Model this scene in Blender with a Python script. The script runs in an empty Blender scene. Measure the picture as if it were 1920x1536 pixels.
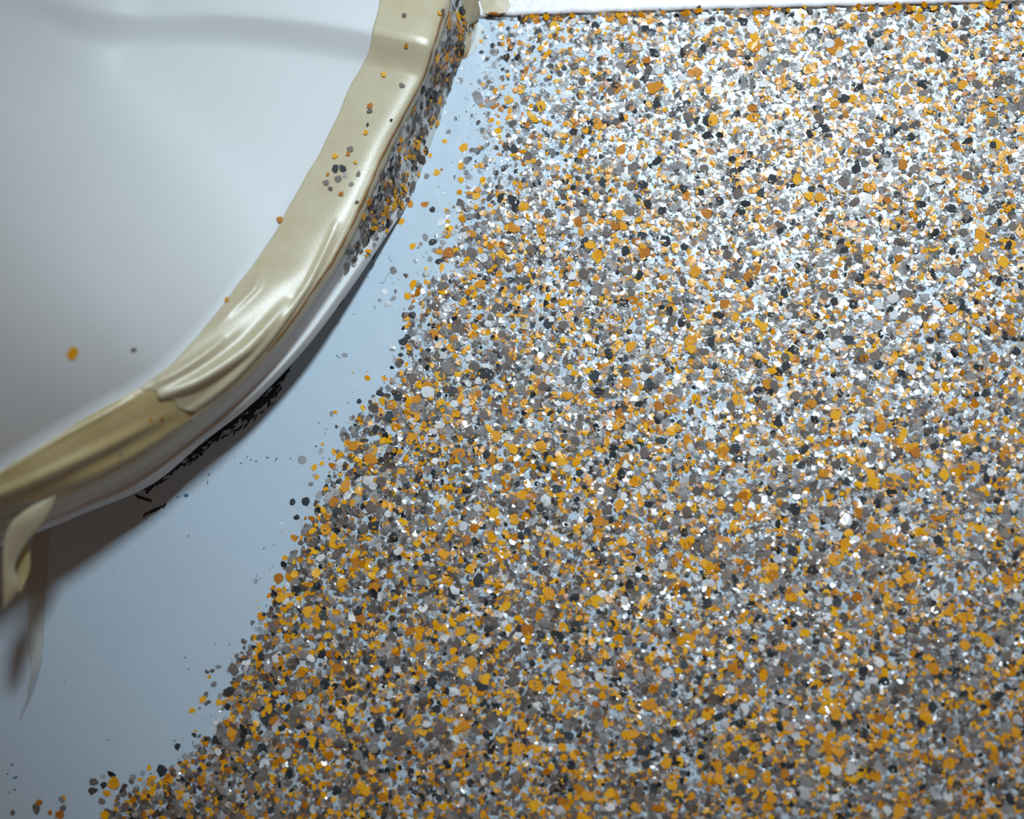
import bpy, math, random
import numpy as np
from mathutils import Matrix, Vector

rng = np.random.default_rng(7)
random.seed(7)
SC = bpy.context.scene
COL = SC.collection
MM = 0.001

# ------------------------------------------------------------------ camera, world, light, exposure
W, H, F = 1920.0, 1536.0, 1920.0 * 50.0 / 36.0
DIST = 0.60
NADIR = (1150.0, 1250.0)                       # pixel straight below the lens
nc = np.array([(NADIR[0] - W / 2) / F, -(NADIR[1] - H / 2) / F, -1.0]); nc /= np.linalg.norm(nc)
zc = -nc
xc = np.array([1.0, 0, 0]); xc -= zc * xc.dot(zc); xc /= np.linalg.norm(xc)
yc = np.cross(zc, xc)
ROT = np.array([xc, yc, zc])                  # camera -> world
FWD = ROT @ np.array([0, 0, -1.0])
CAM = -DIST * FWD

def P(px, py, z=0.0):
    """world point that a pixel sees at height z (m)"""
    d = ROT @ np.array([(px - W / 2) / F, -(py - H / 2) / F, -1.0])
    return CAM + d * ((z - CAM[2]) / d[2])

def proj(p):
    q = (np.atleast_2d(p) - CAM) @ ROT        # world -> camera
    return np.stack([W / 2 - F * q[:, 0] / q[:, 2], H / 2 + F * q[:, 1] / q[:, 2]], 1)

PX = DIST / F                                 # metres per pixel at the frame's middle

cam_d = bpy.data.cameras.new('camera'); cam_d.lens = 50; cam_d.sensor_width = 36
cam_d.clip_start = 0.01; cam_d.clip_end = 20
cam_o = bpy.data.objects.new('camera', cam_d); COL.objects.link(cam_o)
m = Matrix.Identity(4)
for i in range(3):
    for j in range(3): m[i][j] = ROT[i, j]
    m[i][3] = CAM[i]
cam_o.matrix_world = m
SC.camera = cam_o
FOCUS = P(960, 620)
cam_d.dof.use_dof = True
cam_d.dof.focus_distance = float((FOCUS - CAM) @ FWD)
cam_d.dof.aperture_fstop = 3.2

wd = bpy.data.worlds.new('world'); SC.world = wd; wd.use_nodes = True
bg = wd.node_tree.nodes['Background']
bg.inputs[0].default_value = (1.0, 0.66, 0.50, 1)
bg.inputs[1].default_value = 0.105

HOT = P(1560, 215)
LDIR = np.array([0.14, 0.39, 1.0]); LDIR /= np.linalg.norm(LDIR)
LPOS = HOT + LDIR * 1.5
ld = bpy.data.lights.new('lamp', 'SPOT'); ld.shadow_soft_size = 0.105
ld.spot_size = math.radians(33); ld.spot_blend = 1.0
ld.energy = 114; ld.color = (0.76, 0.90, 1.0)
lo = bpy.data.objects.new('lamp', ld); COL.objects.link(lo)
lo.location = LPOS
AIM = P(1330, 230) - LPOS
lo.rotation_euler = Vector(AIM).to_track_quat('-Z', 'Y').to_euler()

vs = SC.view_settings
vs.view_transform = 'Standard'; vs.look = 'None'; vs.gamma = 1; vs.exposure = 0.0
vs.use_curve_mapping = False

# ------------------------------------------------------------------ helpers
def tag(o, label=None, cat=None, group=None, kind=None):
    if label: o['label'] = label
    if cat: o['category'] = cat
    if group: o['group'] = group
    if kind: o['kind'] = kind
    return o

def mesh(name, verts, faces, mat=None, smooth=False):
    me = bpy.data.meshes.new(name)
    me.from_pydata([tuple(map(float, v)) for v in verts], [], [tuple(map(int, f)) for f in faces])
    if mat:
        me.materials.append(mat)
    if smooth:
        me.polygons.foreach_set('use_smooth', [True] * len(me.polygons))
    me.update()
    return me

def link(name, me, parent=None, loc=(0, 0, 0)):
    o = bpy.data.objects.new(name, me); COL.objects.link(o)
    o.location = loc
    if parent: o.parent = parent
    return o

def empty(name, loc):
    o = bpy.data.objects.new(name, None); COL.objects.link(o); o.location = loc
    o.empty_display_size = 0.01
    return o

def grid_faces(nu, nv):
    i = np.arange(nu - 1)[:, None]; j = np.arange(nv - 1)[None, :]
    a = i * nv + j
    return np.stack([a, a + 1, a + nv + 1, a + nv], -1).reshape(-1, 4)

def sstep(a, b, x):
    t = np.clip((np.asarray(x, float) - a) / (b - a), 0, 1)
    return t * t * (3 - 2 * t)

class Nodes:
    def __init__(s, name):
        s.m = bpy.data.materials.new(name); s.m.use_nodes = True
        s.nt = s.m.node_tree; s.p = s.nt.nodes['Principled BSDF']
    def n(s, t, **kw):
        x = s.nt.nodes.new(t)
        for k, v in kw.items(): setattr(x, k, v)
        return x
    def l(s, a, b): s.nt.links.new(a, b)
    def set(s, **kw):
        for k, v in kw.items():
            s.p.inputs[k.replace('_', ' ')].default_value = v
        return s
    def coord(s): return s.n('ShaderNodeTexCoord').outputs['Object']
    def noise(s, scale, detail=3, rough=0.5):
        x = s.n('ShaderNodeTexNoise'); x.inputs['Scale'].default_value = scale
        x.inputs['Detail'].default_value = detail; x.inputs['Roughness'].default_value = rough
        s.l(s.coord(), x.inputs['Vector']); return x.outputs['Fac']
    def ramp(s, fac, stops):
        r = s.n('ShaderNodeValToRGB'); e = r.color_ramp.elements
        while len(e) < len(stops): e.new(0.5)
        for k, (pos, c) in enumerate(stops):
            e[k].position = pos; e[k].color = (*c, 1)
        s.l(fac, r.inputs['Fac']); return r.outputs['Color']
    def bump(s, fac, dist, strength=1.0, prev=None):
        b = s.n('ShaderNodeBump'); b.inputs['Strength'].default_value = strength
        b.inputs['Distance'].default_value = dist
        s.l(fac, b.inputs['Height'])
        if prev: s.l(prev, b.inputs['Normal'])
        return b.outputs['Normal']

# ------------------------------------------------------------------ materials
def mat_floor():
    k = Nodes('pale_blue_paint').set(Roughness=0.33)
    k.p.inputs['Specular IOR Level'].default_value = 0.5
    k.l(k.ramp(k.noise(9, 4, .6), [(0.35, (.45, .555, .64)), (0.65, (.475, .58, .665))]), k.p.inputs['Base Color'])
    n1 = k.bump(k.noise(75, 3, .5), 0.0007, 0.55)
    k.l(k.bump(k.noise(900, 2, .5), 0.00004, 0.5, n1), k.p.inputs['Normal'])
    return k.m

def mat_panel():
    k = Nodes('white_gel_panel').set(Roughness=0.50)
    k.p.inputs['Specular IOR Level'].default_value = 0.3
    k.l(k.ramp(k.noise(14, 3, .5), [(0.3, (.595, .62, .62)), (0.7, (.625, .645, .65))]), k.p.inputs['Base Color'])
    k.l(k.bump(k.noise(60, 3, .5), 0.0001, 0.3), k.p.inputs['Normal'])
    return k.m

def mat_tape(name, a, b, alpha=1.0):
    k = Nodes(name).set(Roughness=0.33)
    k.p.inputs['Specular IOR Level'].default_value = 0.60
    k.l(k.ramp(k.noise(90, 5, .65), [(0.30, a), (0.70, b)]), k.p.inputs['Base Color'])
    k.l(k.bump(k.noise(1500, 3, .6), 0.00012, 0.5), k.p.inputs['Normal'])
    k.p.inputs['Alpha'].default_value = alpha
    return k.m

def mat_plain(name, c, rough=0.5, alpha=1.0, spec=0.5):
    k = Nodes(name).set(Roughness=rough, Alpha=alpha)
    k.l(k.ramp(k.noise(400, 3, .5), [(0.3, tuple(x * .8 for x in c)), (0.7, c)]), k.p.inputs['Base Color'])
    k.p.inputs['Specular IOR Level'].default_value = spec
    return k.m

def mat_flake(name, stops, alpha, rough, spec, ior=1.5):
    """tint: one random number per flake, stored on its faces"""
    k = Nodes(name)
    at = k.n('ShaderNodeAttribute'); at.attribute_name = 'tint'
    col = k.ramp(at.outputs['Fac'], stops)
    mx = k.n('ShaderNodeMix', data_type='RGBA', blend_type='MULTIPLY'); mx.inputs['Factor'].default_value = 0.35
    k.l(col, mx.inputs['A'])
    k.l(k.ramp(k.noise(1400, 3, .6), [(0.3, (.45, .45, .45)), (0.65, (1, 1, 1))]), mx.inputs['B'])
    k.l(mx.outputs['Result'], k.p.inputs['Base Color'])
    # opacity rises a little with the tint
    mr = k.n('ShaderNodeMapRange'); mr.inputs['To Min'].default_value = alpha[0]; mr.inputs['To Max'].default_value = alpha[1]
    k.l(at.outputs['Fac'], mr.inputs['Value']); k.l(mr.outputs['Result'], k.p.inputs['Alpha'])
    k.p.inputs['Roughness'].default_value = rough
    k.p.inputs['Specular IOR Level'].default_value = spec
    k.p.inputs['IOR'].default_value = ior
    k.l(k.bump(k.noise(900, 2, .5), 0.00012, 0.5), k.p.inputs['Normal'])
    return k.m

M_FLOOR, M_PANEL = mat_floor(), mat_panel()
M_TAPE = mat_tape('cream_masking_tape', (.47, .41, .265), (.53, .475, .325))
M_TAPE2 = mat_tape('yellow_masking_tape', (.43, .345, .155), (.49, .40, .20))
M_FILM = mat_tape('clear_tape_film', (.56, .53, .42), (.64, .61, .50), 0.24)
M_LEDGE = mat_plain('white_ledge_paint', (.90, .88, .90), 0.4)
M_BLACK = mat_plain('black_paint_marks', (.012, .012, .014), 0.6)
M_TEAL = mat_plain('teal_paint_marks', (.05, .17, .23), 0.6)
M_BROWN = mat_plain('brown_adhesive', (.30, .15, .05), 0.45)
M_GRIME = mat_plain('dark_grime', (.05, .035, .025), 0.6)
FL = {
    'amber': mat_flake('amber_mica', [(0.0, (.44, .135, .001)), (0.25, (.74, .295, .0015)), (0.75, (.86, .40, .002)), (1.0, (.88, .46, .006))], (.97, .99), .34, .32),
    'grey': mat_flake('grey_mica', [(0.0, (.085, .070, .060)), (0.45, (.20, .182, .168)), (0.8, (.34, .335, .335)), (1.0, (.52, .52, .53))], (.78, .48), .29, .75, 1.8),
    'brown': mat_flake('brown_mica', [(0.0, (.055, .032, .02)), (0.5, (.12, .085, .065)), (1.0, (.24, .19, .16))], (.94, .80), .40, .5, 1.7),
    'black': mat_flake('black_mica', [(0.0, (.006, .007, .009)), (0.7, (.018, .026, .032)), (1.0, (.04, .06, .075))], (1.0, .98), .40, .34, 1.5),
    'pearl': mat_flake('pearl_mica', [(0.0, (.50, .50, .50)), (0.6, (.68, .70, .72)), (1.0, (.82, .80, .76))], (.82, .94), .28, 1.0, 2.0),
}

# ------------------------------------------------------------------ floor and ledge
fv, ff = [], []
for y in (-1.3, 1.3):
    for x in (-1.4, 1.4):
        fv.append((x, y, 0))
fv += [(x, y, -0.02) for (x, y, _z) in fv]
ff = [(0, 1, 3, 2), (4, 6, 7, 5), (0, 4, 5, 1), (2, 3, 7, 6), (0, 2, 6, 4), (1, 5, 7, 3)]
tag(link('floor', mesh('floor', fv, ff, M_FLOOR)), 'pale blue-grey painted floor under the scattered flakes', kind='structure')

SEAM = [(-4500, 205), (-500, 70), (700, 37), (900, 33), (1150, 25), (1400, 18), (1650, 12), (1920, 4), (2300, -7), (6500, -140)]
seam = np.array([P(x, y, 0) for x, y in SEAM])
prof = [(0, -0.001), (0, .0010), (.0003, .0016), (.0010, .0020), (.0022, .0021), (.02, .0021), (.45, .0021), (.45, -.001)]
NX = 120
tt = np.linspace(0, len(seam) - 1, NX)
sx = np.interp(tt, range(len(seam)), seam[:, 0]); sy = np.interp(tt, range(len(seam)), seam[:, 1])
lv = [(sx[i], sy[i] + d + 0.00025 * math.sin(i * 1.7), z) for i in range(NX) for d, z in prof]
lf = [tuple(f) for f in grid_faces(NX, len(prof))]
lf = [tuple(reversed(f)) for f in lf]
tag(link('trim_1', mesh('trim_1', lv, lf, M_LEDGE, True)), 'low white ledge closing off the floor behind the flakes', kind='structure')

# grime in the joint between floor and ledge
gv, gf = [], []
NG = 420
for i in range(NG):
    u = i / (NG - 1)
    px = 905 + u * 1200
    py = np.interp(px, [s[0] for s in SEAM], [s[1] for s in SEAM])
    c = P(px, py)
    w = .6 * (0.00018 + 0.0006 * abs(math.sin(i * .37) * math.sin(i * .113 + 1)) ** 2) * (1.0 + 1.2 * (random.random() < .12))
    gv += [(c[0], c[1] - w, .0001), (c[0], c[1] - w * .4, .0003 + w * .7), (c[0], c[1] + .0002, .0003 + w)]
gf = [tuple(f) for f in grid_faces(NG, 3)]
tag(link('trim_2', mesh('trim_2', gv, gf, M_GRIME)), 'dark grime line in the joint below the white ledge', kind='structure')

# ------------------------------------------------------------------ the curved panel: one surface S(station, t)
ST_A = [(716, -120), (712, 0), (692, 95), (657, 165), (605, 275), (556, 365), (500, 460), (436, 550), (366, 635), (296, 705), (200, 762), (100, 822), (0, 885), (-120, 950), (-260, 1010)]
ST_B = [(835, -120), (823, 0), (807, 95), (778, 165), (716, 275), (673, 370), (631, 460), (582, 538), (508, 640), (430, 722), (345, 790), (250, 855), (135, 917), (0, 972), (-140, 1020)]
ST_D = [(935, -120), (905, 0), (872, 90), (848, 155), (808, 270), (767, 375), (712, 462), (650, 553), (572, 655), (475, 755), (380, 830), (285, 908), (160, 962), (10, 1022), (-130, 1065)]
ST_HD = [0, 0, 0, 0, 0, .8, 7, 13, 18, 21, 22, 24, 33, 43, 50]
ST_HB = [36, 35, 33, 32, 32, 33, 35, 39, 43, 45, 47, 50, 58, 68, 75]
ST_DA = [0, 0, -.5, -1, -1, -.5, 2, 6, 11, 16, 20, 24, 26, 26, 26]         # how much the inner tape edge lies above the rim
NS = len(ST_A)
wA = np.array([P(*ST_A[k], (ST_HB[k] + ST_DA[k]) * MM) for k in range(NS)])
wB = np.array([P(*ST_B[k], ST_HB[k] * MM) for k in range(NS)])
wD = np.array([P(*ST_D[k], ST_HD[k] * MM) for k in range(NS)])
wD[:6, 2] = np.maximum(wD[:6, 2], 0)
GW = P(-420, -420, 0.15)

def catmull(pts, s):
    s = np.clip(np.asarray(s, float), 0, len(pts) - 1)
    i = np.minimum(s.astype(int), len(pts) - 2); f = (s - i)[:, None]
    g = lambda k: pts[np.clip(k, 0, len(pts) - 1)]
    p0, p1, p2, p3 = g(i - 1), g(i), g(i + 1), g(i + 2)
    return 0.5 * (2 * p1 + (p2 - p0) * f + (2 * p0 - 5 * p1 + 4 * p2 - p3) * f ** 2 + (3 * p1 - p0 - 3 * p2 + p3) * f ** 3)

UPT = [0, .06, .14, .25, .40, .60, .80, .94, 1.0]
UPH = [0, .10, .19, .28, .40, .60, .80, .95, 1.0]
UPV = [1, .987, .935, .76, .53, .30, .12, .03, 0]
LOT = [0, .06, .13, .22, .30, .42, .54, .60, .66, .80, .88, .95, 1.0]
LOH = [0, .10, .20, .30, .33, .345, .38, .48, .62, .78, .86, .94, 1.0]
LOV = [1, .985, .92, .80, .66, .44, .28, .235, .22, .205, .16, .08, 0]

CREASE = None

def S(s, t):
    """points of the panel's skin. t 1: lower edge, 0: rim crest, -1: inner tape edge, down to -2: far inside"""
    s = np.asarray(s, float); t = np.asarray(t, float)
    A, B, D = catmull(wA, s), catmull(wB, s), catmull(wD, s)
    out = np.zeros((len(s), 3))
    lower = sstep(4.6, 6.8, s)
    tp = np.clip(t, 0, 1)
    hf = (1 - lower) * np.interp(tp, UPT, UPH) + lower * np.interp(tp, LOT, LOH)
    vf = (1 - lower) * np.interp(tp, UPT, UPV) + lower * np.interp(tp, LOT, LOV)
    side = B + (D - B) * hf[:, None]; side[:, 2] = D[:, 2] + (B[:, 2] - D[:, 2]) * vf
    q = np.clip(-t, 0, 1)
    top = B + (A - B) * q[:, None]
    top[:, 2] = B[:, 2] + (A[:, 2] - B[:, 2]) * (1 - (1 - q) ** 1.6) + .0017 * (1 - np.exp(-q / .15))
    r = np.clip(-1 - t, 0, 1)
    L = np.linalg.norm((GW - A)[:, :2], axis=1)
    ins = A + (GW - A) * r[:, None]
    A = A + np.array([0, 0, .0017 * (1 - math.exp(-1 / .15))])
    sl = 0.10 + 0.85 * sstep(5.0, 9.5, s) + 0.75 * sstep(8.5, 12, s)
    k = 0.066
    ins[:, 2] = A[:, 2] + sl * k * (1 - np.exp(-L * r / k)) 
    e = sstep(.45, 1, r)
    ins[:, 2] = ins[:, 2] * (1 - e) + e * 0.140
    out = np.where((t > 0)[:, None], side, np.where((t > -1)[:, None], top, ins))
    if CREASE is not None:                     # a soft step across the panel
        d = (out[:, 1] - np.polyval(CREASE, out[:, 0])) * .97
        wt = np.clip(1 - np.maximum(t, 0) * 1.0, 0, 1)
        out[:, 2] += (0.0050 * sstep(-.007, .009, d) - .32 * np.maximum(d - .005, 0)) * wt
    return out

s_ax = np.linspace(0, NS - 1, 330)
t_ax = np.concatenate([np.linspace(-2, -1, 70)[:-1], np.linspace(-1, 0, 26)[:-1], np.linspace(0, 1, 40)])
sg, tg = np.meshgrid(s_ax, t_ax, indexing='ij')
SV = S(sg.ravel(), tg.ravel())
SPX = proj(SV)
cps = np.array([SV[((SPX - q) ** 2).sum(1).argmin()][:2] for q in ((15, 4), (410, 60), (705, 97))])
CREASE = np.polyfit(cps[:, 0], cps[:, 1], 2)
SV = S(sg.ravel(), tg.ravel())
SPX = proj(SV)

def panel_at(px, py, lo=-2.0, hi=1.0):
    """(s, t) of the panel's skin that shows nearest to a pixel"""
    ok = (tg.ravel() >= lo) & (tg.ravel() <= hi)
    d = ((SPX - (px, py)) ** 2).sum(1) + np.where(ok, 0, 1e9)
    k = int(d.argmin()); return sg.ravel()[k], tg.ravel()[k]

def frame_at(s, t):
    e = .02
    p = S([s], [t])[0]
    du = S([s + e], [t])[0] - S([s - e], [t])[0]; dv = S([s], [min(t + e, 1)])[0] - S([s], [t - e])[0]
    n = np.cross(du, dv); n /= np.linalg.norm(n) + 1e-12
    if n @ (CAM - p) < 0: n = -n
    return p, n, du / (np.linalg.norm(du) + 1e-12)

base = S([7.0], [0.5])[0]; base[2] = 0
panel = empty('curved_panel', base)
tag(panel, 'smooth white curved panel with a rounded rim, raised above the blue floor', 'panel')
# panel top skin
t1 = t_ax[t_ax <= 0]
a, b = np.meshgrid(s_ax, t1, indexing='ij')
o = link('panel_top', mesh('panel_top', S(a.ravel(), b.ravel()) - base, grid_faces(len(s_ax), len(t1)), M_PANEL, True), panel)
# side lip with its turned-under edge
t2 = t_ax[t_ax >= 0]
a, b = np.meshgrid(s_ax, t2, indexing='ij')
side = S(a.ravel(), b.ravel()).reshape(len(s_ax), len(t2), 3)
Bc, Dc = catmull(wB, s_ax), catmull(wD, s_ax)
inw = (Bc - Dc); inw[:, 2] = 0; inw /= np.linalg.norm(inw, axis=1)[:, None]
r1 = Dc + inw * .0006; r1[:, 2] = Dc[:, 2] - .0007
r2 = Dc + inw * .003; r2[:, 2] = Dc[:, 2] - .0009
r3 = Dc + inw * .030; r3[:, 2] = Dc[:, 2] + .004
side = np.concatenate([side, np.stack([r1, r2, r3], 1)], 1)
side[:, :, 2] = np.maximum(side[:, :, 2], -.0004)
link('rim_lip', mesh('rim_lip', side.reshape(-1, 3) - base, grid_faces(len(s_ax), len(t2) + 3), M_PANEL, True), panel)

# ------------------------------------------------------------------ masking tape on the rim
def tape_skin(name, sA, sB, tin, tout, lift, mat, fold=None, end_cut=None, nu=300, nv=48, parent=None, org=base, jag=0.0):
    """a strip that follows the panel's skin. tin / tout: (s) -> t of inner and outer edge"""
    ss = np.linspace(sA, sB, nu); vv = np.linspace(0, 1, nv)
    pts = np.zeros((nu, nv, 3))
    for j, v in enumerate(vv):
        sj = ss.copy()
        if end_cut: sj = np.linspace(sA, sB + end_cut(v), nu)
        t = tin(sj) * (1 - v) + tout(sj) * v
        p = S(sj, t)
        e = .03
        du = S(sj + e, t) - S(sj - e, t); dv = S(sj, np.minimum(t + e, 1)) - S(sj, t - e)
        n = np.cross(du, dv); n /= np.linalg.norm(n, axis=1)[:, None] + 1e-12
        n *= np.sign((n * (CAM - p)).sum(1))[:, None]
        h = np.full(nu, lift)
        if fold is not None: h = h + fold(sj, t)
        pts[:, j] = p + n * h[:, None]
    me = mesh(name, pts.reshape(-1, 3) - org, grid_faces(nu, nv), mat, True)
    o = link(name, me, parent, (0, 0, 0) if parent else org)
    md = o.modifiers.new('thickness', 'SOLIDIFY'); md.thickness = 0.00014; md.offset = 0
    return o

def ridge(ctrl, width, height):
    """a fold along a line of (s, t) points"""
    c = np.array(ctrl, float)
    def f(s, t):
        d = np.full(len(s), 1e9); at = np.zeros(len(s))
        q = np.stack([s * 1.0, t * 2.2], 1); cc = c * (1.0, 2.2)
        for k in range(len(c) - 1):
            a, b = cc[k], cc[k + 1]
            u = np.clip(((q - a) @ (b - a)) / ((b - a) @ (b - a)), 0, 1)
            dd = np.linalg.norm(q - (a + u[:, None] * (b - a)), axis=1)
            nearer = dd < d
            d = np.where(nearer, dd, d); at = np.where(nearer, (k + u) / (len(c) - 1), at)
        return height * np.exp(-(d / width) ** 2) * np.sin(np.clip(at, .02, .98) * math.pi) ** .6
    return f

folds = [
    ridge([(7.2, -.10), (8.2, -.22), (9.0, -.42), (9.6, -.62)], .24, .0036),
    ridge([(8.0, -.55), (8.7, -.70), (9.3, -.85)], .20, .0014),
    ridge([(6.4, -.85), (7.0, -.70), (7.6, -.80)], .13, .0009),
    ridge([(5.6, -.15), (7.0, -.05), (8.8, -.06), (10.2, -.10)], .10, .0016),
]
low_folds = [
    ridge([(10.0, -.25), (11.2, -.40), (12.4, -.55), (13.4, -.72)], .20, .0022),
    ridge([(9.6, -.80), (11.0, -.90), (12.4, -.95)], .16, .0010),
    ridge([(10.0, .00), (11.0, -.05), (12.0, -.10)], .12, .0012),
]
fold_a = lambda s, t: sum(f(s, t) for f in folds)
fold_b = lambda s, t: sum(f(s, t) for f in low_folds)
wav = lambda s, a, k, ph: a * np.sin(s * k + ph) + a * .6 * np.sin(s * k * 2.7 + ph * 2)

lo_tape = tape_skin('masking_tape', 8.6, 13.9, lambda s: -.97 + wav(s, .015, 2.1, 1), lambda s: .27 + .20 * sstep(8.6, 10.8, s) + wav(s, .012, 5, .5), .00016, M_TAPE2, fold_b)
tag(lo_tape, 'yellowish length of masking tape wrapped over the lower rim of the white panel', 'tape')
up_tape = tape_skin('masking_tape', 0, 9.55, lambda s: -.975 + wav(s, .012, 3.1, 2), lambda s: .215 + .05 * sstep(5, 7.5, s) + wav(s, .008, 6, .5), .00034, M_TAPE, fold_a, nu=420,
                    end_cut=lambda v: .55 * (v - .35) + .05 * math.sin(v * 23))
tag(up_tape, 'long cream masking tape following the upper rim of the white panel, wrinkled at its end', 'tape')
# brown adhesive line along the outer side of the crest
st = tape_skin('edge_stain', 1.2, 8.2, lambda s: .072 + wav(s, .006, 7, 0), lambda s: .112 + wav(s, .010, 5, 1), .00056, M_BROWN, None, nv=4, parent=up_tape)
st['label'] = 'thin brown adhesive line along the tape edge'

def loft(name, left, right, mat, nu=40, nv=10, bow=0.0, thick=.00014, sub=None):
    """a thin strip between two edge lines of (px, py, height mm)"""
    Lw = np.array([P(x, y, z * MM) for x, y, z in left]); Rw = np.array([P(x, y, z * MM) for x, y, z in right])
    u = np.linspace(0, 1, nu)
    La, Ra = catmull(Lw, u * (len(Lw) - 1)), catmull(Rw, u * (len(Rw) - 1))
    v = np.linspace(0, 1, nv)[None, :, None]
    g = La[:, None] * (1 - v) + Ra[:, None] * v
    g[:, :, 2] += bow * np.sin(np.linspace(0, 1, nv) * math.pi)[None, :]
    org = g.reshape(-1, 3).mean(0); org[2] = g[:, :, 2].min()
    o = link(name, mesh(name, g.reshape(-1, 3) - org, grid_faces(nu, nv), mat, True), None, org)
    md = o.modifiers.new('thickness', 'SOLIDIFY'); md.thickness = thick; md.offset = 0
    return o

h0 = lambda px, py: S(*[[x] for x in panel_at(px, py)])[0][2] / MM
tail = loft('torn_tape', [(104, 929, h0(104, 929) + 1), (60, 948, h0(60, 948) + 3), (25, 977, 73), (9, 1010, 73), (5, 1060, 69), (5, 1105, 65), (7, 1143, 61)],
            [(106, 931, h0(106, 931) + 1), (96, 955, 62), (80, 982, 62), (50, 1018, 64), (28, 1062, 65), (37, 1100, 63), (9, 1142, 61)], M_TAPE, nu=60, nv=14, bow=.0015)
tag(tail, 'torn pointed tape end curling off the panel rim over the shadowed floor', 'tape')
tail2 = loft('torn_tape', [(30, 1052, 60), (30, 1075, 58), (28, 1098, 57), (26, 1112, 57)], [(54, 1012, 58), (57, 1058, 55), (50, 1085, 55), (34, 1118, 56)], M_TAPE2, nu=26, nv=8)
tag(tail2, 'short ragged tape layer hanging right under the pointed torn tape end', 'tape')
film = loft('tape_remnant', [(66, 985, .5), (56, 1050, .3), (50, 1100, .3), (54, 1150, .3), (52, 1205, .4), (58, 1248, 2), (50, 1288, 7), (40, 1310, 10), (33, 1323, 12)],
            [(93, 985, .5), (89, 1040, .3), (86, 1100, .3), (83, 1160, .3), (81, 1210, .4), (77, 1240, 2.5), (64, 1272, 8), (46, 1306, 11), (34, 1323, 12.4)], M_FILM, nu=70, nv=8)
tag(film, 'thin translucent tape remnant stuck to the floor with a curled tip, below the torn tape', 'tape')

def poly_sheet(name, pts, mat, thick=.0002):
    """a thin flat scrap: outline of (px, py, height mm)"""
    v = [P(x, y, z * MM) for x, y, z in pts]
    c = np.mean(v, axis=0); org = c.copy(); org[2] = min(q[2] for q in v)
    vs_ = [c + (0, 0, .0003)] + v
    n = len(v)
    o = link(name, mesh(name, np.array(vs_) - org, [(0, 1 + i, 1 + (i + 1) % n) for i in range(n)], mat), None, org)
    md = o.modifiers.new('thickness', 'SOLIDIFY'); md.thickness = thick; md.offset = 1
    return o
tag(poly_sheet('tape_scrap', [(868, -10, 16), (893, -12, 14), (901, 20, 5), (899, 34, 1.5), (884, 48, 1), (876, 75, .8), (880, 92, .6), (870, 106, .4), (863, 96, 2), (866, 60, 5), (866, 20, 12)], M_TAPE),
    'small cream tape scrap in the corner between the panel side and the ledge', 'tape')
tag(poly_sheet('tape_scrap', [(884, 50, .9), (897, 42, .9), (907, 52, .5), (902, 72, .4), (896, 88, .4), (886, 100, .4), (876, 106, .6), (879, 80, .9)], M_FILM),
    'pale tape scrap lying on the floor just under the corner of the ledge', 'tape')
tag(poly_sheet('tape_scrap', [(893, -25, 2.5), (948, -25, 2.5), (957, 10, 2.5), (948, 24, 2.4), (918, 27, 2.3), (906, 24, 2.3)], M_TAPE),
    'cream tape piece lying on top of the white ledge beside the corner', 'tape')
tag(poly_sheet('adhesive_lump', [(872, 66, 1.2), (880, 62, 2), (884, 74, 1.4), (880, 94, .8), (876, 106, .4), (870, 110, .3), (864, 104, 1), (862, 86, 2)], M_BROWN, .0006),
    'brown dried adhesive lump at the foot of the panel in the corner', 'adhesive')

# ------------------------------------------------------------------ paint marks on the floor
def strokes(name, items, mat, z=.00006):
    """brushed dabs: (px, py, length px, width px, angle)"""
    v, f = [], []
    org = P(items[0][0], items[0][1], 0)
    for px, py, ln, wd_, an in items:
        n = 9; b0 = len(v)
        for k in range(n):
            a = 2 * math.pi * k / n; rr = random.uniform(.65, 1.15)
            x = math.cos(a) * ln / 2 * rr; y = math.sin(a) * wd_ / 2 * rr
            v.append(P(px + x * math.cos(an) - y * math.sin(an), py + x * math.sin(an) + y * math.cos(an), z + random.random() * .00004) - org)
        f.append(tuple(range(b0 + n - 1, b0 - 1, -1)))
    return link(name, mesh(name, v, f, mat), None, org)

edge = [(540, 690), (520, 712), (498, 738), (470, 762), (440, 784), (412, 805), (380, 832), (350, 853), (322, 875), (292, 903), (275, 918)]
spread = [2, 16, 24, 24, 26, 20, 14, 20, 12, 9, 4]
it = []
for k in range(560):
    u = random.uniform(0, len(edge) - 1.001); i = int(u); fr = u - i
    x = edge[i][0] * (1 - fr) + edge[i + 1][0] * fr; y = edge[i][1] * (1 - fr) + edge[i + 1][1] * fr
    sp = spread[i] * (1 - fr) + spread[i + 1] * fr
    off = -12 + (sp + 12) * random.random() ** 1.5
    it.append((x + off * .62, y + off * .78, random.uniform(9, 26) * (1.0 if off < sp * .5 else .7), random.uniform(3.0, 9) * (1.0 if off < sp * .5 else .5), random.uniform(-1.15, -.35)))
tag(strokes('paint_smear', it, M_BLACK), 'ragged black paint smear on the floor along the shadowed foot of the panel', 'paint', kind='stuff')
it = [(258 + k * 4.5, 931 + k * 1.4, 13, 5, .7) for k in range(6)] + [(272 + k * 7, 965 - k * 3.2, 15, 5, -.9) for k in range(6)]
tag(strokes('paint_scuff', it, M_BLACK), 'short hatched black scuff marks on the floor under the lower rim', 'paint', kind='stuff')
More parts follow.
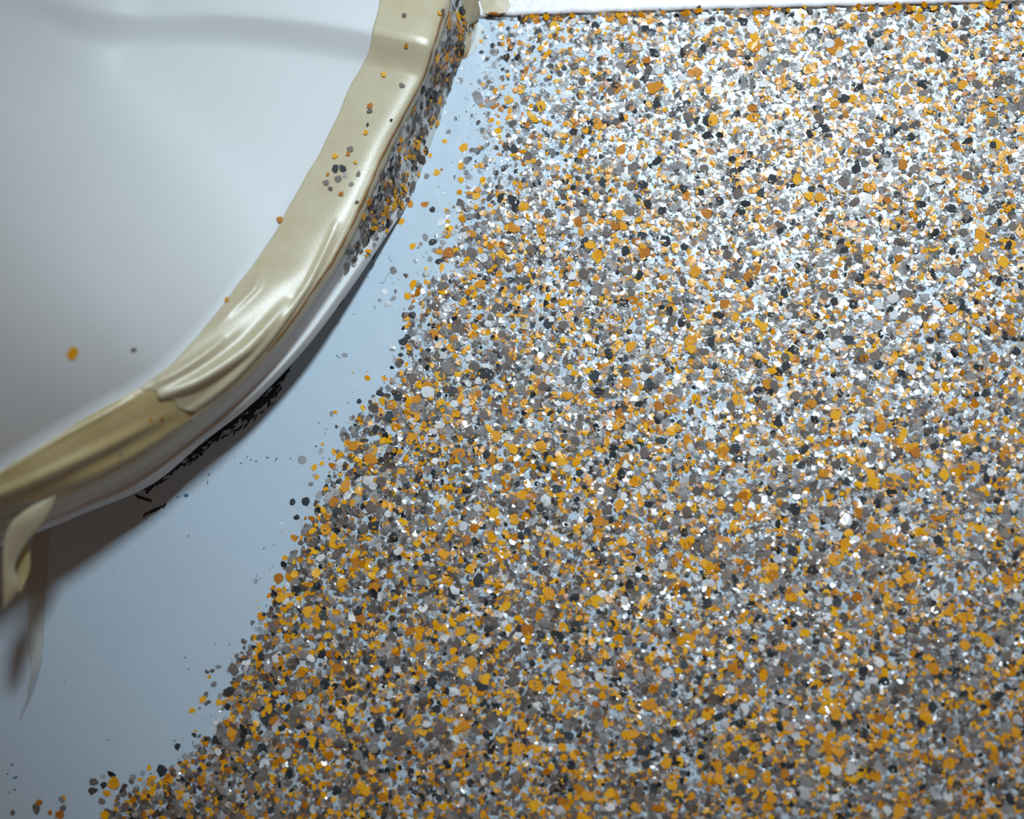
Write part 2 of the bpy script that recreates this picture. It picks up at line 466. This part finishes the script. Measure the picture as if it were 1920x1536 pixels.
it = [(349, 929, 11, 8, 0), (333, 932, 8, 3, .2), (391, 890, 7, 3, -1), (389, 905, 9, 3, -1.4), (452, 869, 5, 3, 0), (470, 862, 4, 3, 0), (480, 865, 5, 3, 0), (501, 858, 6, 3, 0),
      (518, 861, 10, 3, -.9), (545, 860, 4, 3, 0), (354, 1005, 6, 2, -1), (441, 857, 3, 2, 0), (463, 857, 4, 2, 0), (354, 1255, 4, 3, 0), (202, 1388, 4, 3, 0), (327, 1389, 5, 3, 0),
      (23, 1434, 9, 3, -.5), (14, 1452, 6, 3, -.6), (29, 1458, 12, 4, -.3), (28, 1481, 10, 3, -.6), (17, 1486, 6, 2, -.6), (120, 1280, 4, 2, 0), (632, 667, 5, 3, .2), (636, 671, 4, 2, .2),
      (702, 575, 4, 2, 0), (704, 579, 3, 2, 0), (598, 793, 5, 2, .4), (214, 1066, 3, 2, 0), (690, 520, 3, 2, 0)]
tag(strokes('paint_spots', it, M_TEAL), 'tiny teal paint specks dotted over the bare blue floor', 'paint', kind='stuff')
# loose slivers of black material at the rim foot
for (pts, lab) in (([(698, 486), (701, 473), (707, 470), (705, 479), (699, 488)], 'tiny black sliver wedged at the panel foot above the long shadow'),
                   ([(646, 561), (640, 572), (622, 586), (634, 571), (642, 563)], 'long black sliver wedged under the panel edge in the shadow'),):
    tag(poly_sheet('black_sliver', [(x, y, ST_HD[6] * .9 if y < 500 else 12.5) for x, y in pts], M_BLACK, .0004), lab, 'debris')
# a hair on the bare paint
def hair(pts, lab):
    w = catmull(np.array([P(x, y, .12 * MM) for x, y in pts]), np.linspace(0, len(pts) - 1, 24)); org = w[0].copy()
    v = []
    for k in range(24):
        d = w[min(k + 1, 23)] - w[max(k - 1, 0)]; n = np.cross(d, (0, 0, 1.0)); n /= np.linalg.norm(n)
        for a in range(5):
            e = a * 2 * math.pi / 5
            v.append(w[k] - org + .00009 * (math.cos(e) * n + math.sin(e) * np.array([0, 0, 1.0])))
    f = [(k * 5 + a, k * 5 + (a + 1) % 5, k * 5 + 5 + (a + 1) % 5, k * 5 + 5 + a) for k in range(23) for a in range(5)]
    tag(link('fine_hair', mesh('fine_hair', v, f, M_TEAL, True), None, org), lab, 'hair')
hair([(712, 531), (720, 529), (724, 520), (730, 511)], 'fine dark hair curving away below the lone grey flake')
hair([(729, 478), (731, 486), (736, 492)], 'short fine hair just above the lone grey flake')

# ------------------------------------------------------------------ mica flakes
THK = 0.00017
def flake_shape(n, elong, irr, cup):
    a = np.sort((np.arange(n) + rng.uniform(-.28, .28, n)) / n * 2 * np.pi)
    r = rng.uniform(1 - irr, 1 + irr, n)
    p = np.stack([np.cos(a) * r * elong, np.sin(a) * r / elong, rng.uniform(-.03, .03, n)], 1)
    top = np.concatenate([p, [[0, 0, cup]]])
    return top

def flake_arrays(c, nrm, ang, rad, n=7, irr=.2, elong=1.0, cup=0.0):
    """vertices and triangles of one flake: a facetted top and a cut edge"""
    tp = flake_shape(n, elong, irr, cup) * (rad, rad, rad)
    lo_ = tp[:n].copy() * (1.02, 1.02, 1); lo_[:, 2] -= THK
    v = np.concatenate([tp, lo_])
    ca, sa = math.cos(ang), math.sin(ang)
    z = nrm; x = np.array([1.0, 0, 0]) - z * z[0]
    if np.linalg.norm(x) < .2: x = np.array([0, 1.0, 0]) - z * z[1]
    x /= np.linalg.norm(x); y = np.cross(z, x)
    X = ca * x + sa * y; Y = -sa * x + ca * y
    return c + v[:, :1] * X + v[:, 1:2] * Y + v[:, 2:] * z

_tri = {}
def flake_tris(n):
    if n not in _tri:
        f = []
        for k in range(n):
            k2 = (k + 1) % n
            f += [(k, k2, n), (k, n + 1 + k, n + 1 + k2), (k, n + 1 + k2, k2)]
        _tri[n] = np.array(f)
    return _tri[n]

def mesh_np(name, V, T, tint, mat):
    me = bpy.data.meshes.new(name)
    V = np.asarray(V, np.float32); T = np.asarray(T, np.int32)
    me.vertices.add(len(V)); me.vertices.foreach_set('co', V.ravel())
    me.loops.add(len(T) * 3); me.loops.foreach_set('vertex_index', T.ravel())
    me.polygons.add(len(T))
    me.polygons.foreach_set('loop_start', np.arange(0, len(T) * 3, 3, dtype=np.int32))
    me.polygons.foreach_set('use_smooth', np.zeros(len(T), bool))
    me.update(calc_edges=True); me.validate()
    at = me.attributes.new('tint', 'FLOAT', 'FACE'); at.data.foreach_set('value', np.asarray(tint, np.float32))
    me.materials.append(mat)
    return me

# height field that the flakes pile up on
GX0, GX1, GY0, GY1, GS = -0.40, 0.36, -0.36, 0.20, 0.0005
HG = np.zeros((int((GX1 - GX0) / GS) + 2, int((GY1 - GY0) / GS) + 2), np.float32)
def drop(x, y, r):
    """lay a flake on what is there: its centre height and normal"""
    i0, i1 = int((x - r - GX0) / GS), int((x + r - GX0) / GS) + 1
    j0, j1 = int((y - r - GY0) / GS), int((y + r - GY0) / GS) + 1
    i0, j0 = max(i0, 0), max(j0, 0)
    p = HG[i0:i1 + 1, j0:j1 + 1]
    if p.size == 0: return THK, np.array([0, 0, 1.0])
    gx = (np.arange(i0, i0 + p.shape[0]) * GS + GX0 - x); gy = (np.arange(j0, j0 + p.shape[1]) * GS + GY0 - y)
    mk = (gx[:, None] ** 2 + gy[None, :] ** 2) <= (r * .95) ** 2
    if not mk.any(): mk[:] = True
    w = p * mk
    mean = w.sum() / mk.sum(); mx = w.max()
    sx_ = float((w * gx[:, None]).sum() / max((mk * gx[:, None] ** 2).sum(), 1e-12)); sy_ = float((w * gy[None, :]).sum() / max((mk * gy[None, :] ** 2).sum(), 1e-12))
    sx_ = max(-.16, min(.16, sx_)) * .8; sy_ = max(-.16, min(.16, sy_)) * .8
    jx, jy = rng.normal(0, .055, 2)
    z = .45 * mean + .55 * mx + THK * 1.05
    p[mk] = np.maximum(p[mk], z * .93)
    n = np.array([-sx_ + jx, -sy_ + jy, 1.0]); n /= np.linalg.norm(n)
    return z, n

BND_Y = [-400, 35, 75, 160, 260, 330, 390, 450, 520, 600, 680, 740, 790, 850, 920, 1000, 1080, 1150, 1220, 1290, 1370, 1430, 1485, 1540, 1640, 1800]
BND_X = [925, 915, 885, 872, 870, 862, 830, 810, 772, 748, 735, 695, 645, 625, 592, 548, 520, 485, 435, 425, 395, 325, 235, 165, 20, -200]
def density(px, py):
    xb = np.interp(py, BND_Y, BND_X)
    w = np.interp(py, [0, 330, 480, 620, 1536], [230, 200, 90, 60, 46])
    d = px - xb
    return np.clip(d / w, 0, 1) ** .75 * (d > 0) + 0.02 * ((d > -40) & (d <= 0))

# smooth clump noise
NG_ = 40
_gn = rng.uniform(0, 1, (NG_, NG_))
def vnoise(x, y, cell):
    u, v = x / cell + 400.5, y / cell + 400.5
    i, j = np.floor(u).astype(int), np.floor(v).astype(int); fu, fv_ = u - i, v - j
    fu, fv_ = fu * fu * (3 - 2 * fu), fv_ * fv_ * (3 - 2 * fv_)
    g = lambda a, b: _gn[a % NG_, b % NG_]
    return (g(i, j) * (1 - fu) + g(i + 1, j) * fu) * (1 - fv_) + (g(i, j + 1) * (1 - fu) + g(i + 1, j + 1) * fu) * fv_

KINDS = ['amber', 'grey', 'brown', 'black', 'pearl']
SHARE = [.255, .415, .160, .095, .075]
RMEAN = {'amber': 5.3, 'grey': 5.2, 'brown': 5.2, 'black': 5.0, 'pearl': 4.8}
SEAM_X = [s[0] for s in SEAM]; SEAM_Y = [s[1] for s in SEAM]

def scatter(n, margin=True):
    """pixels on the floor within the flake field (a little past the frame)"""
    px = rng.uniform(-140, 2130, n); py = rng.uniform(5, 1760, n)
    pr = density(px, py)
    wx = px * PX; wy = py * PX
    cl = .62 + .55 * vnoise(wx, wy, .011) * .6 + .4 * (vnoise(wx + 3, wy, .004) - .35)
    ok = (rng.uniform(0, 1, n) < pr * np.clip(cl, 0, 1)) & (py > np.interp(px, SEAM_X, SEAM_Y) + 3)
    return px[ok], py[ok]

px, py = scatter(122000)
N = len(px)
kd = rng.choice(5, N, p=SHARE)
rp = np.array([RMEAN[k] for k in KINDS])[kd] * np.clip(rng.lognormal(0, .28, N), .5, 2.1)
inview = (px > 12) & (px < 1908) & (py > 12) & (py < 1524)
# the 300 of a kind that show largest are objects of their own and come to lie on top
own = np.zeros(N, bool)
OWN = 265
for k in range(5):
    idx = np.where((kd == k) & inview)[0]
    own[idx[np.argsort(-rp[idx])[:OWN]]] = True
order = np.concatenate([rng.permutation(np.where(~own)[0]), rng.permutation(np.where(own)[0])])

bulk = {k: ([], [], [], 0) for k in KINDS}
bv = {k: [] for k in KINDS}; bt = {k: [] for k in KINDS}; bc = {k: [] for k in KINDS}; bn = {k: 0 for k in KINDS}
def add_bulk(kind, v, n, tint):
    t = flake_tris(n)
    bv[kind].append(v); bt[kind].append(t + bn[kind]); bn[kind] += len(v)
    bc[kind].append(np.full(len(t), tint))

# shared meshes for the single flakes: unit radius
VAR = 26
variants = {}
def variant(kind, k):
    if (kind, k) not in variants:
        n = 6 + k % 4
        irr = .26 if kind in ('amber', 'black') else .17
        tp = flake_shape(n, 1 + .22 * rng.random(), irr, rng.normal(0, .05))
        lo_ = tp[:n].copy() * (1.02, 1.02, 1); lo_[:, 2] -= .10
        tint = rng.random()
        me = mesh_np(kind + '_flake', np.concatenate([tp, lo_]), flake_tris(n), np.full(n * 3, tint), FL[kind])
        variants[(kind, k)] = me
    return variants[(kind, k)]

LABELS = set()
ONES = 'zero one two three four five six seven eight nine ten eleven twelve thirteen fourteen fifteen sixteen seventeen eighteen nineteen'.split()
TENS = 'zero ten twenty thirty forty fifty sixty seventy eighty ninety'.split()
def spell(n):
    n = int(n)
    return ONES[n] if n < 20 else TENS[n // 10] + ('' if n % 10 == 0 else '-' + ONES[n % 10])
def placed(text, c):
    """a label that gives the place in the photo; None when that place is taken"""
    u, v = proj(np.asarray(c))[0]
    t = f'{text}, {spell(100 * u / W)} percent across and {spell(100 * v / H)} down'
    if t in LABELS: return None
    LABELS.add(t); return t
WORD = {'amber': 'amber', 'grey': 'smoky grey', 'brown': 'dark brown', 'black': 'black', 'pearl': 'pearly white'}
def zone(x, y):
    xb = np.interp(y, BND_Y, BND_X)
    if y < 130 and x > 960: return 'under the white ledge'
    if x - xb < 110: return ('in the thin scatter' if y < 480 else 'at the ragged field edge')
    if (x - 1560) ** 2 / 420 ** 2 + (y - 330) ** 2 / 330 ** 2 < 1: return 'in the bright glare'
    if y > 1100: return 'in the dim part'
    return 'in the middle field'

def single(kind, c, nrm, ang, rad, label, group=None, elong=None, k=None):
    me = variant(kind, int(rng.integers(VAR)) if k is None else k)
    o = bpy.data.objects.new(kind + '_flake', me); COL.objects.link(o)
    z = Vector(nrm); x = Vector((1, 0, 0)) - z * z.x
    if x.length < .2: x = Vector((0, 1, 0)) - z * z.y
    x.normalize(); y = z.cross(x)
    X = x * math.cos(ang) + y * math.sin(ang); Y = z.cross(X)
    o.matrix_world = Matrix(((X.x, Y.x, z.x, c[0]), (X.y, Y.y, z.y, c[1]), (X.z, Y.z, z.z, c[2]), (0, 0, 0, 1)))
    o.scale = (rad, rad, min(rad, .0022))
    return tag(o, label, 'flake', group)

n_sides = rng.integers(5, 9, N); angs = rng.uniform(0, 2 * np.pi, N); tints = rng.random(N)
for q in order:
    kind = KINDS[kd[q]]
    w = P(px[q], py[q], 0); r = rp[q] * PX
    z, nn = drop(w[0], w[1], r)
    c = np.array([w[0], w[1], z])
    zn = zone(px[q], py[q]) if own[q] else ''
    lab = placed(f'{WORD[kind]} flake {zn}', c) if own[q] else None
    if lab:
        single(kind, c, nn, angs[q], r, lab, f'larger {WORD[kind]} flakes {zn}')
    else:
        v = flake_arrays(c, nn, angs[q], r, int(n_sides[q]), .26 if kind in ('amber', 'black') else .18, 1 + .25 * rng.random(), r and rng.normal(0, .05))
        add_bulk(kind, v, int(n_sides[q]), tints[q])

# ---- flakes that stand alone on the bare paint, each told apart by where it lies
LONE = [
    (737, 507, 'grey', 8.5, 'lone grey flake with a fine hair on bare paint beside the panel shadow'),
    (722, 547, 'pearl', 6, 'pale sliver-like flake just below the lone grey flake with the hair'),
    (712, 563, 'grey', 4, 'tiny grey flake on bare paint below the pale sliver flake'),
    (737, 560, 'grey', 5.5, 'small grey flake at the field edge right of the pale sliver flake'),
    (647, 666, 'grey', 5.5, 'small grey flake alone on bare paint amid teal specks'),
    (567, 862, 'grey', 9, 'biggest lone grey flake on the bare blue paint beside the long field edge'),
    (590, 877, 'amber', 6, 'lone oval amber flake just below the biggest lone grey flake'),
    (590, 891, 'grey', 4.5, 'small grey flake directly under the lone oval amber flake'),
    (583, 908, 'grey', 5, 'round grey flake on bare paint above the lone black flake'),
    (549, 941, 'black', 6, 'lone black flake on bare blue paint beside the ragged field edge'),
    (556, 970, 'black', 6, 'black oval flake just below the lone black flake'),
    (629, 773, 'amber', 4, 'small amber flake beside a grey one at the field edge, alone on paint'),
    (621, 776, 'grey', 4.5, 'small grey flake touching a small amber one alone on paint'),
    (631, 800, 'black', 4, 'tiny black flake on bare paint under the amber and grey pair'),
    (769, 382, 'amber', 6.5, 'amber flake on the floor touching the panel foot, upper of two'),
    (753, 415, 'amber', 7, 'amber flake on the floor touching the panel foot, lower of two'),
    (811, 393, 'black', 6.5, 'dark oval flake alone on wet paint right of the two amber flakes'),
    (819, 324, 'amber', 7, 'amber flake alone on the glossy bare paint strip beside the panel'),
    (828, 318, 'amber', 3, 'tiny amber chip touching the amber flake on the glossy paint strip'),
    (800, 331, 'grey', 6.5, 'elongated grey flake alone on the glossy bare paint strip'),
    (784, 331, 'brown', 4, 'small dark flake at the panel foot left of the elongated grey flake'),
    (806, 291, 'amber', 4.5, 'small orange chip on the glossy paint strip, highest of those standing alone'),
    (841, 247, 'grey', 5, 'small round grey flake at the top of the glossy paint strip'),
    (864, 312, 'amber', 7, 'amber flake above an amber triangle at the thin scatter edge'),
    (865, 337, 'amber', 6.5, 'triangular amber flake at the thin scatter edge beside wet paint'),
    (870, 278, 'amber', 9, 'large oval yellow-amber flake at the top edge of the wet paint strip'),
    (798, 445, 'grey', 6.5, 'tall grey flake on bare paint above a black flake at the field edge'),
    (811, 454, 'black', 7, 'black flake beside the tall grey flake on bare paint'),
    (774, 462, 'amber', 6, 'round amber flake alone on bare paint left of the tall grey flake'),
    (360, 1332, 'amber', 6, 'square amber flake alone on the blue paint near the lower field tip'),
    (380, 1312, 'amber', 7, 'long amber flake joined to a grey one on the bare lower paint'),
    (386, 1302, 'grey', 5.5, 'grey flake joined to the long amber flake on the bare lower paint'),
    (366, 1371, 'amber', 3, 'tiny orange chip alone below the square amber flake'),
    (411, 1317, 'amber', 6, 'tilted amber flake beside a round black one at the lower field edge'),
    (427, 1325, 'black', 6.5, 'round black flake beside the tilted amber one at the lower field edge'),
    (401, 1283, 'grey', 6, 'pointed dark grey flake on bare paint above the lower field edge'),
    (388, 1260, 'brown', 4, 'left one of a pair of small brown flakes on bare paint'),
    (398, 1258, 'brown', 4.5, 'right one of a pair of small brown flakes on bare paint'),
    (304, 1444, 'black', 11, 'large round black flake at the lower tip of the flake field'),
    (333, 1443, 'pearl', 7, 'shiny white flake right of the large round black flake'),
    (382, 1407, 'grey', 7, 'grey flake on bare paint above the lower field tip'),
    (382, 1387, 'grey', 4, 'small grey flake standing alone above another grey flake by the lower tip'),
    (24, 1524, 'brown', 5, 'small brown flake alone in the lower corner of the blue floor'),
    (73, 1505, 'amber', 6, 'amber flake topping the small separate cluster in the floor corner'),
    (68, 1517, 'brown', 8, 'brown flake in the small separate cluster in the floor corner'),
    (120, 1496, 'amber', 5, 'amber flake at the upper side of the small separate cluster'),
    (116, 1500, 'grey', 6, 'grey flake under the amber one in the small separate cluster'),
    (118, 1517, 'grey', 7, 'wide grey flake in the small separate cluster in the corner'),
    (112, 1527, 'amber', 8, 'large amber flake at the bottom of the small separate cluster'),
    (94, 1524, 'amber', 5, 'small amber flake between the halves of the separate cluster'),
    (177, 1467, 'brown', 8, 'brown flake at the left end of the lower loose clump'),
    (175, 1485, 'brown', 8.5, 'brown flake below another brown one at the end of the loose clump'),
    (194, 1472, 'black', 6, 'black flake in the lower loose clump between brown and amber'),
    (209, 1453, 'black', 7, 'pointed black flake at the top of the lower loose clump'),
    (193, 1456, 'grey', 5, 'small grey flake left of the pointed black one in the loose clump'),
    (214, 1469, 'amber', 11, 'large amber flake in the lower loose clump'),
    (200, 1488, 'amber', 7, 'narrow amber flake at the foot of the lower loose clump'),
    (191, 1503, 'brown', 6.5, 'brown flake alone below the lower loose clump'),
    (522, 1085, 'amber', 10.5, 'large amber flake poking out of the ragged field edge over blue paint'),
    (835, 1197, 'pearl', 8, 'brilliant white round flake in the dim middle of the field'),
    (803, 735, 'pearl', 13, 'big bright white flake near the field edge beside a black sliver'),
    (823, 740, 'black', 5, 'thin black sliver flake right of the big bright white flake'),
    (1489, 953, 'black', 13, 'largest black flake in the right middle of the field'),
    (1020, 880, 'black', 10, 'big black flake in the middle of the field among amber ones'),
    (908, 700, 'black', 12, 'large cracked black flake near the field edge below the glare'),
    (832, 702, 'brown', 11, 'large brown flake beside a large pale grey one near the field edge'),
    (842, 690, 'grey', 14, 'large pale grey flake beside a large brown one near the field edge'),
    (648, 912, 'amber', 12, 'long amber flake above a bright white one at the field edge'),
    (655, 926, 'pearl', 9, 'bright white flake below a long amber one at the field edge'),
]
for x, y, kind, r, lab in LONE:
    r *= 1.0
    w = P(x, y, 0); z, nn = drop(w[0], w[1], r * PX)
    if kind == 'pearl': nn = np.array([.0, .0, 1.0]) + rng.normal(0, .02, 3); nn /= np.linalg.norm(nn)
    single(kind, np.array([w[0], w[1], z]), nn, rng.uniform(0, 6.28), r * PX, lab)

# ---- flakes on the panel: on its top, on the tape, and crusting its side
TOPS = [
    (135, 665, 'amber', 12, 'out-of-focus orange flake lying alone on the smooth white panel'),
    (247, 651, 'brown', 5, 'faint brownish flake on the white panel above the tape'),
    (522, 412, 'amber', 7, 'orange-red flake on the white panel at the inner tape edge'),
    (427, 566, 'amber', 5, 'small faint orange flake at the inner tape edge below the orange-red one'),
    (693, 201, 'amber', 6, 'amber flake above a dark one on the upper tape'),
    (694, 212, 'brown', 6, 'dark flake just below the amber one on the upper tape'),
    (691, 236, 'black', 3, 'tiny black flake on the tape below the amber and dark pair'),
    (689, 250, 'amber', 5, 'pale amber flake on the tape below the tiny black one'),
    (656, 281, 'brown', 7, 'streaky brown and amber flake on the tape above the dark cluster'),
    (653, 288, 'amber', 5, 'amber flake touching the streaky brown one on the tape'),
    (630, 294, 'amber', 6, 'amber flake on the tape above the dark cluster'),
    (631, 317, 'black', 8, 'left black flake of the dark cluster on the tape'),
    (643, 316, 'black', 7, 'right black flake of the dark cluster on the tape'),
    (633, 335, 'brown', 7.5, 'brown flake under the black pair of the dark cluster on the tape'),
    (610, 344, 'brown', 6.5, 'outlying brown flake left below the dark cluster on the tape'),
    (648, 328, 'grey', 6, 'grey flake at the right side of the dark cluster on the tape'),
    (670, 325, 'brown', 5.5, 'small brown flake on the tape right of the dark cluster'),
    (620, 355, 'brown', 5, 'small brown flake on the tape below the dark cluster'),
    (641, 366, 'amber', 5, 'orange flake lowest under the dark cluster on the tape'),
    (657, 346, 'grey', 5, 'violet-grey flake below the dark cluster near the tape crest'),
    (615, 326, 'amber', 4, 'tiny amber flake left of the dark cluster on the tape'),
    (666, 305, 'amber', 4, 'tiny amber flake on the tape right above the dark cluster'),
    (758, 32, 'brown', 5, 'reddish brown flake near the top of the upper tape'),
    (761, 84, 'amber', 5, 'small amber flake on the upper tape above its bend'),
    (720, 139, 'amber', 5, 'amber flake on the upper tape just below its bend'),
    (756, 160, 'brown', 6, 'reddish flake near the tape crest below the bend'),
    (732, 227, 'black', 3, 'tiny dark flake on the tape crest'),
    (669, 381, 'brown', 4, 'faint brown flake on the tape crest below the dark cluster'),
    (281, 787, 'amber', 3.5, 'left one of two tiny orange flakes on the wrinkled tape end'),
    (301, 781, 'amber', 4, 'right one of two tiny orange flakes on the wrinkled tape end'),
    (225, 845, 'grey', 5, 'grey flake alone on the lower tape'),
    (823, 27, 'amber', 5, 'amber flake at the top of the panel rim beside a brown one'),
    (828, 24, 'brown', 7, 'brown flake at the top of the panel rim beside an amber one'),
    (731, 300, 'black', 8, 'large round black flake on the cream tape edge of the panel side'),
    (838, 42, 'amber', 11, 'long amber flake high on the panel side'),
    (875, 45, 'amber', 9, 'upright amber flake in the corner clump on the panel side'),
    (866, 30, 'black', 7, 'black flake in the corner clump on the panel side'),
    (868, 15, 'grey', 6, 'slender grey flake standing up at the top of the corner clump'),
]
for x, y, kind, r, lab in TOPS:
    s, t = panel_at(x, y)
    p, n, du = frame_at(s, t)
    lift = .0010 if -1.02 < t < .26 else .0003
    p = p + n * lift
    sc_ = DIST / max((CAM - p) @ -FWD, .1)
    single(kind, p, n, rng.uniform(0, 6.28), r * PX / 1.1, lab)

n_side = 0
for tries in range(2600):
    s = rng.uniform(.8, 6.75)
    t0_, t1_ = .20 + .10 * sstep(5, 6.6, s), .98
    t = rng.uniform(t0_, t1_)
    dens = 1.0 - sstep(5.3, 6.75, s)
    dens *= np.exp(-((t - (.60 - .04 * (s - 3))) / .32) ** 2) * (.45 + .7 * vnoise(np.array(s * .02), np.array(t * .012), .011))
    if rng.random() > dens * .72: continue
    kind = KINDS[rng.choice(5, p=[.22, .28, .33, .13, .04])]
    p, n, du = frame_at(s, t)
    n = n + rng.normal(0, .16, 3); n /= np.linalg.norm(n)
    r = 5.3 * PX * min(max(rng.lognormal(0, .35), .4), 1.9)
    p = p + n * (.0003 + .0006 * rng.random())
    lab = placed(f'{WORD[kind]} flake on the panel side', p) if r > 5.9 * PX and n_side < 230 else None
    if lab:
        n_side += 1
        single(kind, p, n, rng.uniform(0, 6.28), r, lab, f'{WORD[kind]} flakes crusting the panel side')
    else:
        ns = int(rng.integers(5, 8))
        add_bulk(kind, flake_arrays(p, n, rng.uniform(0, 6.28), r, ns, .2, 1.15, 0.0), ns, rng.random())

# flakes leaning at the joint under the ledge
for k in range(120):
    x = rng.uniform(960, 2000); y = np.interp(x, SEAM_X, SEAM_Y) + rng.uniform(0, 9)
    n = np.array([rng.normal(0, .25), -rng.uniform(.1, .7), 1.0]); n /= np.linalg.norm(n)
    kind = KINDS[rng.choice(5, p=[.40, .28, .17, .09, .06])]
    add_bulk(kind, flake_arrays(P(x, y, 0) + (0, 0, .0006 + .0012 * rng.random()), n, rng.uniform(0, 6.28), 6.0 * PX * rng.uniform(.6, 1.3), 6, .2, 1.2, 0), 6, rng.random())
tag(poly_sheet('brown_shard', [(903, 27, 1.2), (911, 34, .5), (928, 33, .6), (944, 31, .8), (955, 31, 1.2), (942, 27, 2.6), (922, 25, 3.0)], FL['brown']),
    'long dark brown shard wedged in the joint where the white ledge begins', 'flake')
tag(poly_sheet('amber_shard', [(914, 26, 3.2), (926, 28, 2.7), (938, 28, 2.9), (932, 23, 3.4), (920, 22, 3.4)], FL['amber']),
    'amber shard lying on the long dark brown shard under the ledge corner', 'flake')

for k in KINDS:
    o = link(k + '_flakes', mesh_np(k + '_flakes', np.concatenate(bv[k]), np.concatenate(bt[k]), np.concatenate(bc[k]), FL[k]))
    tag(o, f'smaller {WORD[k]} mica flakes scattered thickly over the painted floor', 'flakes', kind='stuff')

# ---- fine mica dust and chips between the flakes
dx, dy = scatter(150000)
ND = len(dx)
dk = rng.choice(5, ND, p=[.13, .47, .14, .05, .21])
stray = 900
sxp = rng.uniform(300, 1000, stray); syp = rng.uniform(60, 1520, stray)
dist = np.interp(syp, BND_Y, BND_X) - sxp
keep = (dist > -10) & (rng.random(stray) < np.exp(-np.maximum(dist, 0) / 42)) & (sxp > np.interp(syp, [0, 200, 480, 620, 740, 1000], [920, 850, 740, 640, 560, 200]))
dx = np.concatenate([dx, sxp[keep]]); dy = np.concatenate([dy, syp[keep]]); dk = np.concatenate([dk, rng.choice(5, keep.sum(), p=[.22, .52, .12, .06, .08])])
for kk, kind in enumerate(KINDS):
    ii = np.where(dk == kk)[0]
    if len(ii) == 0: continue
    V = np.zeros((len(ii), 4, 3)); T = []
    for a, q in enumerate(ii):
        w = P(dx[q], dy[q], 0)
        gi = min(max(int((w[0] - GX0) / GS), 0), HG.shape[0] - 1); gj = min(max(int((w[1] - GY0) / GS), 0), HG.shape[1] - 1)
        z = HG[gi, gj] * rng.uniform(.3, 1.0) + .00012
        r = rng.uniform(.8, 2.3) * PX; an = rng.uniform(0, 6.28)
        tx, ty = rng.normal(0, .14, 2)
        for c in range(4):
            e = an + c * 1.5708 + rng.uniform(-.35, .35); rr = r * rng.uniform(.7, 1.2)
            ox, oy = rr * math.cos(e), rr * math.sin(e)
            V[a, c] = (w[0] + ox, w[1] + oy, z + ox * tx + oy * ty)
    b4 = np.arange(len(ii))[:, None] * 4
    T = np.concatenate([b4 + (0, 1, 2), b4 + (0, 2, 3)], 1).reshape(-1, 3)
    o = link(kind + '_dust', mesh_np(kind + '_dust', V.reshape(-1, 3), T, np.repeat(rng.random(len(ii)), 2), FL[kind]))
    tag(o, f'fine {WORD[kind]} mica chips and dust filling the gaps between flakes', 'dust', kind='stuff')
